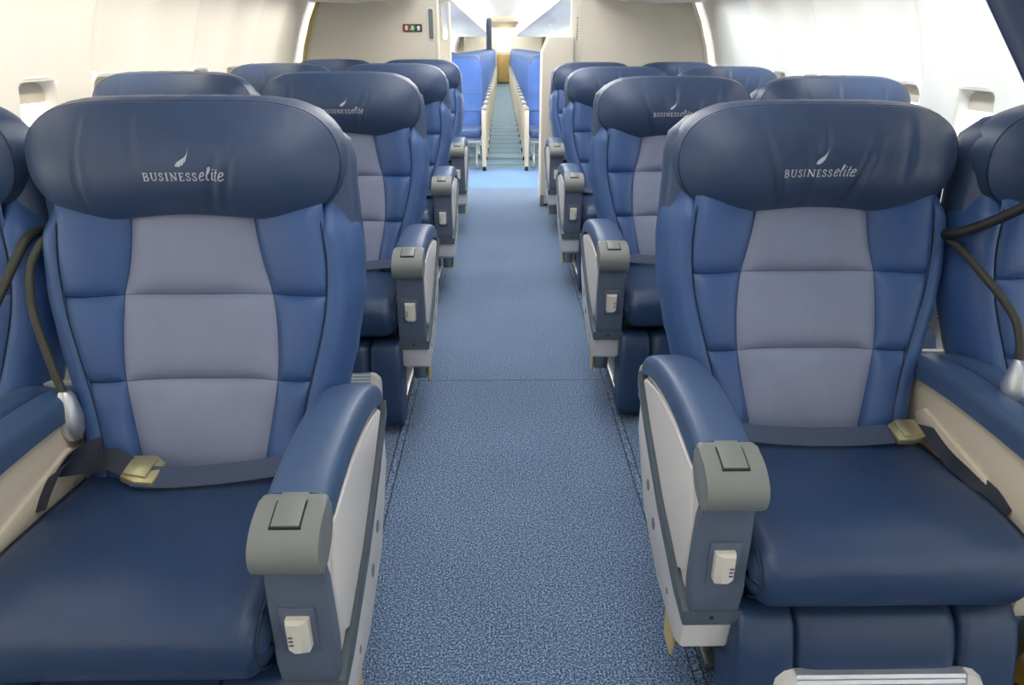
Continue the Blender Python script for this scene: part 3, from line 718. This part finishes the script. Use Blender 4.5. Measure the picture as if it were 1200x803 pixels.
def belts(root, a):
    """a = side of the aisle: lap strap from the aisle side to the buckle near the other side"""
    path = cr([(a*0.255, 0.345, 0.505), (a*0.20, 0.315, 0.512), (a*0.10, 0.285, 0.513), (a*-0.02, 0.268, 0.512), (a*-0.11, 0.272, 0.513)], 4)
    if a < 0: path = cr([(-0.255, 0.335, 0.512), (-0.17, 0.285, 0.513), (-0.05, 0.262, 0.513), (0.08, 0.262, 0.512), (0.165, 0.272, 0.512)], 4)
    sb = ribbon('seat_belt', path, [(0.004*a, 0.020, 0.012)]*len(path), 0.0022, M['web'], root)
    if a > 0: bx, by, ang = -0.100, 0.288, -0.18
    else: bx, by, ang = 0.205, 0.280, 0.10
    bm = bmesh.new()
    add_prism(bm, [(-0.032, -0.020), (-0.030, 0.022), (0.012, 0.027), (0.034, 0.016), (0.034, -0.026), (0.0, -0.028)], 0.0, 0.014, 'z', bev=0.003)
    add_prism(bm, [(-0.028, -0.017), (-0.028, 0.019), (0.010, 0.023), (0.018, 0.018), (0.018, -0.021)], 0.013, 0.019, 'z', bev=0.003)
    for vv in bm.verts:
        if a < 0: vv.co.x *= -1
        vv.co *= 1.18 if a > 0 else 1.05
        x, y, z = vv.co; vv.co = (bx+x*math.cos(ang)-y*math.sin(ang), by+x*math.sin(ang)+y*math.cos(ang), 0.505+z+y*0.35)
    bmobj('buckle', bm, M['brass'], sb, 30)
    if a > 0:
        path = cr([(-0.125, 0.292, 0.516), (-0.165, 0.300, 0.535), (-0.200, 0.300, 0.528), (-0.228, 0.285, 0.530), (-0.252, 0.255, 0.535), (-0.258, 0.215, 0.515), (-0.256, 0.185, 0.492)], 5)
        wv = cr([(0.004, 0.016, 0.014), (0.004, 0.016, 0.016), (0.006, 0.008, 0.020), (0.010, 0.012, 0.016), (0.016, 0.008, 0.012), (0.020, 0.0, 0.010), (0.020, -0.006, 0.010)], 5)
        ribbon('loose_strap', path, wv, 0.0025, M['web_dark'], sb)
        path = cr([(-0.205, 0.345, 0.545), (-0.235, 0.325, 0.540), (-0.262, 0.290, 0.530), (-0.272, 0.24, 0.505), (-0.268, 0.20, 0.49)], 5)
        ribbon('loose_strap', path, [(0.010, 0.014, 0.016)]*len(path), 0.0025, M['web_dark'], sb)
    else:
        path = cr([(0.235, 0.285, 0.512), (0.255, 0.255, 0.512), (0.257, 0.19, 0.497), (0.252, 0.13, 0.500), (0.262, 0.07, 0.494), (0.266, 0.02, 0.48)], 5)
        wv = cr([(0.003, 0.02, 0.006), (0.014, 0.012, 0.01), (0.012, 0.004, 0.014), (0.018, 0.006, 0.006), (0.010, 0.0, 0.014), (0.006, 0.0, 0.012)], 5)
        ribbon('loose_strap', path, wv, 0.0025, M['web_dark'], sb)
    return sb

def frame(root):
    bm = bmesh.new(); add_box(bm, -0.245, 0.245, 0.02, 0.44, 0.30, 0.352, 0.008); add_box(bm, -0.24, 0.24, 0.05, 0.09, 0.24, 0.30, 0.006); add_box(bm, -0.24, 0.24, 0.36, 0.40, 0.24, 0.30, 0.006)
    bmobj('seat_frame', bm, M['trim'], root)
    for sd in (-1, 1):
        bm = bmesh.new(); x = sd*0.235
        add_prism(bm, [(0.045, 0.29), (0.085, 0.29), (0.150, 0.012), (0.118, 0.012)], x-0.012, x+0.012, 'x', 0.004)
        add_prism(bm, [(0.38, 0.29), (0.41, 0.29), (0.47, 0.012), (0.44, 0.012)], x-0.012, x+0.012, 'x', 0.004)
        add_box(bm, x-0.016, x+0.016, 0.08, 0.50, 0.008, 0.026, 0.004)
        bmobj('leg', bm, M['metal'], root)

def wall_arm(root, a):
    """plain armrest on the far side (towards x = -a) of a window seat"""
    X = lambda x0, x1: tuple(sorted((-a*x0, -a*x1)))
    b = prism('wall_armrest', [(-0.02, 0.36), (-0.03, 0.60), (0.40, 0.60), (0.46, 0.52), (0.46, 0.40), (0.2, 0.34)], *X(0.268, 0.335), M['beige'], root, bev=0.01)
    prism('armrest_pad', [(-0.035, 0.60), (-0.04, 0.63), (-0.02, 0.648), (0.35, 0.648), (0.44, 0.62), (0.46, 0.58), (0.40, 0.598)], *X(0.262, 0.342), M['pad'], b, bev=0.010, seg=3)

CRE_HL = [(-0.18, 0.1, 0.006, 0.004, -0.02, 0.09), (0.085, 0.25, 0.008, 0.005, -0.05, 0.07), (0.115, 0.3, 0.006, 0.004, -0.04, 0.06), (-0.06, -0.15, 0.007, 0.002, 0.06, 0.05)]
CRE_HR = [(-0.125, -0.30, 0.007, 0.007, -0.06, 0.075), (-0.055, -0.1, 0.009, 0.005, -0.055, 0.07), (0.075, 0.28, 0.008, 0.007, -0.05, 0.08), (0.045, 0.2, 0.005, 0.004, -0.07, 0.05), (0.165, 0.1, 0.010, 0.004, 0.02, 0.06), (-0.02, 0.1, 0.008, 0.003, 0.05, 0.05)]
CRE_B = {0: [(-0.02, 0.8, 0.009, -0.003, 0.53, 0.06)], 1: [(-0.05, 0.8, 0.006, 0.003, 0.70, 0.04), (0.04, 1.0, 0.006, 0.003, 0.72, 0.05), (0.09, 0.6, 0.006, 0.003, 0.68, 0.04)], 2: [(0.06, 1.2, 0.006, 0.003, 0.87, 0.03), (-0.08, -1.2, 0.006, 0.003, 0.87, 0.03)]}
def make_seat(a, window, label, loc, group):
    root = empty('business_seat', loc, label, 'seat', group)
    frame(root); cushion(root); legrest(root)
    backrest(root, CRE_B if a < 0 else {0: CRE_B[0], 1: [(-0.03, 1.0, 0.012, 0.003, 0.74, 0.05)]}); headrest(root, CRE_HL if a > 0 else CRE_HR)
    belts(root, a)
    if window: wall_arm(root, a)
    else: armrest_aisle(root, a)
    return root

DL = (0.901, 2.339, 3.775, 5.171); DR = (1.045, 2.419, 3.870, 5.148)
XW = 1.335                                   # window seat centre
ROWW = ('front', 'second', 'third', 'fourth')
def seat_label(side, window, i):
    sd = 'left' if side < 0 else 'right'
    if not window:
        if i == 0: return 'navy leather business seat on the aisle in the %s front row, seat belt across it' % sd
        return 'navy leather business seat on the %s of the aisle, in the %s row' % (sd, ROWW[i])
    return 'navy leather business seat against the %s wall windows, in the %s row' % (sd, ROWW[i])
GRP = 'business class seats in four rows'
for side, D in ((-1, DL), (1, DR)):
    pa = make_seat(-side, False, seat_label(side, False, 0), (side*SX, D[0], 0), GRP)
    pw = make_seat(-side, True, seat_label(side, True, 0), (side*XW, D[0]-(0.05 if side > 0 else -0.02), 0), GRP)
    if side < 0:                             # the left headrests are pulled up a little
        for pr_ in (pa, pw):
            for ch in pr_.children:
                if ch.name.startswith('headrest'): ch.location.z = 0.02
    for i in range(1, 4):
        for proto, win, x in ((pa, False, SX), (pw, True, XW)):
            c = copy_tree(proto); c.location = (side*x, D[i]+(0.02 if win else 0), 0); c['label'] = seat_label(side, win, i)
            for ch in c.children:
                if ch.name.startswith('headrest'): ch.location.z = 0.02 if side < 0 else 0.0

# ------------------------------------------------------------------ centre consoles with gooseneck lamps
def console(side, D, label, full):
    xc = side*1.0035
    root = empty('centre_console', (xc, D, 0), label, 'console', 'consoles between paired business seats')
    body = [(-0.055, 0.30), (-0.07, 0.56), (-0.06, 0.600), (0.0, 0.612), (0.40, 0.605), (0.47, 0.59), (0.50, 0.55), (0.50, 0.36), (0.30, 0.27), (0.10, 0.25)]
    prism('console_body', body, -0.058, 0.058, M['beige'], root, bev=0.008)
    for sd in (-1, 1):
        secs = []
        for i, (y, z) in enumerate(cr([(-0.085, 0.602), (-0.075, 0.622), (-0.04, 0.634), (0.05, 0.638), (0.2, 0.640), (0.33, 0.634), (0.42, 0.620), (0.46, 0.60)], 3)):
            n = 22; e = min(1, i/4+0.35, (21-i)/4+0.35)
            hw = 0.0345; t = 0.024*e; s = [(-hw, -0.030), (-hw, 0), (-hw*.96, t*.5), (-hw*.8, t*.85), (-hw*.4, t), (hw*.4, t), (hw*.8, t*.85), (hw*.96, t*.5), (hw, 0), (hw, -0.030)]
            secs.append([(sd*0.037+q, y, z+r) for q, r in s])
        v, f = loft(secs); pyobj('armrest_pad', v, f, M['pad'], root, angle=60)
        # belt guard wedge on the flank
        x = sd*0.058
        prism('belt_guard', [(0.33, 0.545), (0.36, 0.52), (0.30, 0.46), (0.06, 0.46), (0.04, 0.478), (0.10, 0.51)], *sorted((x-sd*0.004, x+sd*0.010)), M['beige'], root, bev=0.004)
    prism('rear_cap', [(0.455, 0.60), (0.455, 0.632), (0.475, 0.630), (0.515, 0.585), (0.505, 0.55)], -0.062, 0.062, M['white'], root, bev=0.006)
    return root
def lamp(root, base, path, m, r=0.0085):
    b = tube('lamp_base', [(base[0], base[1], base[2]-0.02), (base[0], base[1], base[2]), (base[0], base[1]+0.004, base[2]+0.03), (base[0], base[1]+0.008, base[2]+0.075), (base[0], base[1]+0.010, base[2]+0.085)], 0.02, M['alu'], root, seg=16, rs=[0.016, 0.025, 0.026, 0.017, 0.011])
    g = tube('lamp_gooseneck', cr(path, 7), r, m, root, seg=10)
    return b
for side, D in ((-1, DL), (1, DR)):
    sd = 'left' if side < 0 else 'right'
    root = console(side, D[0], 'beige console with blue arm pads and bendy lamp necks, between %s front row seats' % sd, True)
    if side < 0:
        lamp(root, (0.066, 0.352, 0.575), [(0.063, 0.360, 0.65), (0.036, 0.385, 0.735), (0.008, 0.42, 0.82), (0.002, 0.46, 0.90), (0.026, 0.50, 0.95), (0.05, 0.56, 0.955)], M['hose'])
        tube('lamp_gooseneck', cr([(-0.030, 0.10, 0.65), (-0.060, 0.22, 0.70), (-0.055, 0.36, 0.80), (-0.030, 0.45, 0.90), (-0.015, 0.50, 0.95), (-0.01, 0.56, 0.955)], 7), 0.0095, M['hose'], root, seg=10)
    else:
        lamp(root, (0.012, 0.185, 0.645), [(0.012, 0.195, 0.725), (0.010, 0.24, 0.80), (-0.005, 0.34, 0.86), (-0.018, 0.45, 0.905), (-0.03, 0.53, 0.915)], M['hose'])
        tube('lamp_gooseneck', cr([(-0.035, 0.54, 0.91), (-0.030, 0.46, 0.922), (0.0, 0.42, 0.945), (0.055, 0.37, 1.00), (0.10, 0.32, 1.07), (0.13, 0.25, 1.14)], 7), 0.0115, M['black'], root, seg=10)
    for i in range(1, 4):
        c = copy_tree(root); c.location.y = D[i]
        for ch in list(c.children):
            if ch.name.startswith('lamp'): bpy.data.objects.remove(ch)
        c['label'] = 'beige console with blue arm pads between %s seats in the %s row' % (sd, ROWW[i])

# ------------------------------------------------------------------ economy seats beyond the bulkheads
def econ_seat(loc, aisle, label):
    root = empty('economy_seat', loc, label, 'seat', 'blue economy seats in the rear cabin')
    secs = []
    for z, y, hw, th in ((0.40, 0.36, 0.205, 0.08), (0.55, 0.40, 0.208, 0.085), (0.75, 0.44, 0.210, 0.085), (0.95, 0.475, 0.212, 0.08), (1.08, 0.495, 0.210, 0.075), (1.17, 0.51, 0.198, 0.07), (1.215, 0.52, 0.170, 0.06), (1.235, 0.53, 0.12, 0.04)):
        s = []
        for k in range(16):
            a = 2*math.pi*k/16; c, sn = math.cos(a), math.sin(a)
            s.append((hw*math.copysign(abs(c)**0.45, c), y+th/2+th/2*math.copysign(abs(sn)**0.6, sn), z))
        secs.append(s)
    v, f = loft(secs); b = pyobj('backrest', v, f, M['econ_shade'], root, angle=70)  # shell coloured darker to carry the shade on sides and tops
    def fp(u, v_):
        z = 0.44+0.77*v_; hw = interp([(0.40, 0.200), (1.08, 0.205), (1.17, 0.190), (1.22, 0.150)], z); x = hw*(2*u-1)
        y = interp([(0.40, 0.36), (0.55, 0.40), (0.75, 0.44), (0.95, 0.475), (1.08, 0.495), (1.17, 0.51), (1.215, 0.52)], z)
        return (x, y+0.004-0.012*(1-abs(2*u-1)**5)*(1-abs(2*v_-1)**8)+0.012*abs(2*u-1)**8, z)
    v, f = grid(fp, 10, 14); pyobj('front_panel', v, f, M['econ'], b)
    for z in (0.62, 0.80, 0.98):
        y = 0.36+(z-0.40)*0.225
        box('seam_line', -0.190, 0.190, y-0.010, y+0.02, z-0.004, z+0.004, M['econ_shade'], b)
    c = box('seat_cushion', -0.208, 0.208, -0.06, 0.40, 0.36, 0.46, M['econ_shade'], root, bev=0.035, seg=4)
    bm = bmesh.new(); add_box(bm, -0.20, 0.20, 0.0, 0.03, 0.30, 0.33, 0.005); add_box(bm, -0.20, 0.20, 0.30, 0.33, 0.30, 0.33, 0.005)
    bmobj('seat_frame', bm, M['alu'], root)
    for sd in (-1, 1): tube('leg', cr([(sd*0.15, 0.02, 0.30), (sd*0.15, 0.05, 0.18), (sd*0.15, 0.02, 0.03), (sd*0.15, 0.30, 0.015)], 3), 0.012, M['alu'], root, seg=6)
    if aisle:
        x = aisle*0.236
        b = prism('aisle_armrest', [(-0.09, 0.64), (-0.06, 0.665), (0.30, 0.665), (0.42, 0.64), (0.42, 0.56), (0.30, 0.40), (0.10, 0.27), (0.02, 0.02), (-0.06, 0.02), (-0.085, 0.30), (-0.10, 0.50)], x-0.022, x+0.022, M['beige'], root, bev=0.012)
        box('foot_block', x-0.02, x+0.02, -0.068, 0.03, 0.0, 0.05, M['black'], b, bev=0.004)
        box('arm_pad', x-0.026, x+0.026, -0.06, 0.30, 0.655, 0.682, M['gray'], b, bev=0.008)
    return root
ORD = ['first', 'second', 'third', 'fourth', 'fifth', 'sixth', 'seventh', 'eighth', 'ninth', 'tenth', 'eleventh', 'twelfth', 'thirteenth', 'fourteenth', 'fifteenth', 'sixteenth', 'seventeenth', 'eighteenth', 'nineteenth', 'twentieth', 'twenty-first', 'twenty-second', 'twenty-third', 'twenty-fourth']
for side in (-1, 1):
    sd = 'left' if side < 0 else 'right'
    ya = 8.05
    p = econ_seat((side*0.478, ya, 0), -side, 'bright blue economy seat beside the narrow rear aisle, %s side, first row' % sd)
    q = econ_seat((side*0.935, ya, 0), 0, 'bright blue middle economy seat, %s side of rear cabin, first row' % sd)
    r = None
    for i in range(1, 24):
        c = copy_tree(p); c.location.y = ya+0.80*i; c['label'] = 'bright blue economy seat beside the narrow rear aisle, %s side, %s row' % (sd, ORD[i])
        if i < 5:
            c = copy_tree(q); c.location.y = ya+0.80*i; c['label'] = 'bright blue middle economy seat, %s side of rear cabin, %s row' % (sd, ORD[i])

# ------------------------------------------------------------------ far end: galley recess, header beam, curtain
gl = empty('galley', (0, YE, 0), 'brightly lit golden galley at the far end of the aisle', 'galley')
def g(o): o.parent = gl; o.location = (0, -YE, 0); return o
g(box('galley_side', -1.45, -0.24, YE-0.5, YE+0.4, 0.02, 1.95, M['bulk'], bev=0.01)); g(box('galley_side', 0.30, 1.45, YE-0.5, YE+0.4, 0.02, 1.95, M['bulk'], bev=0.01))
ct = g(box('cart', -0.20, 0.26, YE+0.05, YE+0.40, 0.04, 1.05, M['galley'], bev=0.02))
g(box('cart_foot', -0.19, 0.25, YE+0.04, YE+0.38, 0.0, 0.04, M['black']))
g(box('work_lamp', -0.22, 0.28, YE+0.38, YE+0.42, 1.15, 1.95, M['lamp'], bev=0.01))  # panel glows by itself, standing for the lamp-lit upper half of the recess
tag(box('header_beam', -0.32, 0.45, 19.9, 20.0, 1.99, 2.03, M['gold'], bev=0.004), 'brown header strip across the ceiling far down the aisle', 'beam')
def drape(name, xa, xb, y, z0, z1, folds, amp, m, shear=None, thick=0.004):
    nu, nv = folds*8, 14; vs = []; fs = []
    for j in range(nv+1):
        v = j/nv; z = z0+(z1-z0)*v
        x0, x1 = shear(v) if shear else (xa, xb)
        for i in range(nu+1):
            u = i/nu; vs.append((x0+(x1-x0)*u, y+amp*math.sin(u*folds*2*math.pi)*(0.6+0.4*v), z))
    n = nu+1
    for j in range(nv):
        for i in range(nu): fs.append((j*n+i, j*n+i+1, (j+1)*n+i+1, (j+1)*n+i))
    o = pyobj(name, vs, fs, m)
    md = o.modifiers.new('thickness', 'SOLIDIFY'); md.thickness = thick; md.offset = 0
    return o
tag(drape('curtain', -0.455, -0.31, 20.2, 0.9, 2.02, 3, 0.04, M['curtain']), 'dark blue curtain drawn aside far down the left of the aisle', 'curtain')
# near curtain, tied back to the right wall
def sw(v):
    z = 0.95+(1.61-0.95)*v
    xi = 0.50+(1.42-z)*0.80
    return xi, min(1.50, max(xi+0.30, 1.45))
tag(drape('curtain', 0, 0, 0.90, 0.95, 1.61, 6, 0.022, M['curtain'], sw), 'dark navy curtain edge swept aside in the upper right corner', 'curtain')

# folded life vest pouch on the floor between the right front seats
vp = empty('life_vest_pouch', (1.10, 1.05, 0.0), 'yellow-brown vinyl life vest pouch on the floor by the right front seat', 'pouch')
secs = []
for x in (-0.13, -0.12, -0.08, 0, 0.08, 0.12, 0.13):
    e = math.sqrt(max(0, 1-(abs(x)/0.132)**4)); s = []
    for k in range(14):
        a = 2*math.pi*k/14; s.append((x, 0.11*math.cos(a)*(0.75+0.25*e), 0.035+0.033*math.sin(a)*(0.3+0.7*e)+0.004*math.sin(5*a+x*40)*e))
    secs.append(s)
v, f = loft(secs); pyobj('pouch_body', v, f, M['vest'], vp)
for x in (-0.05, 0.05): box('strap', x-0.006, x+0.006, -0.112, -0.02, 0.050, 0.071, M['web_dark'], vp, bev=0.002)
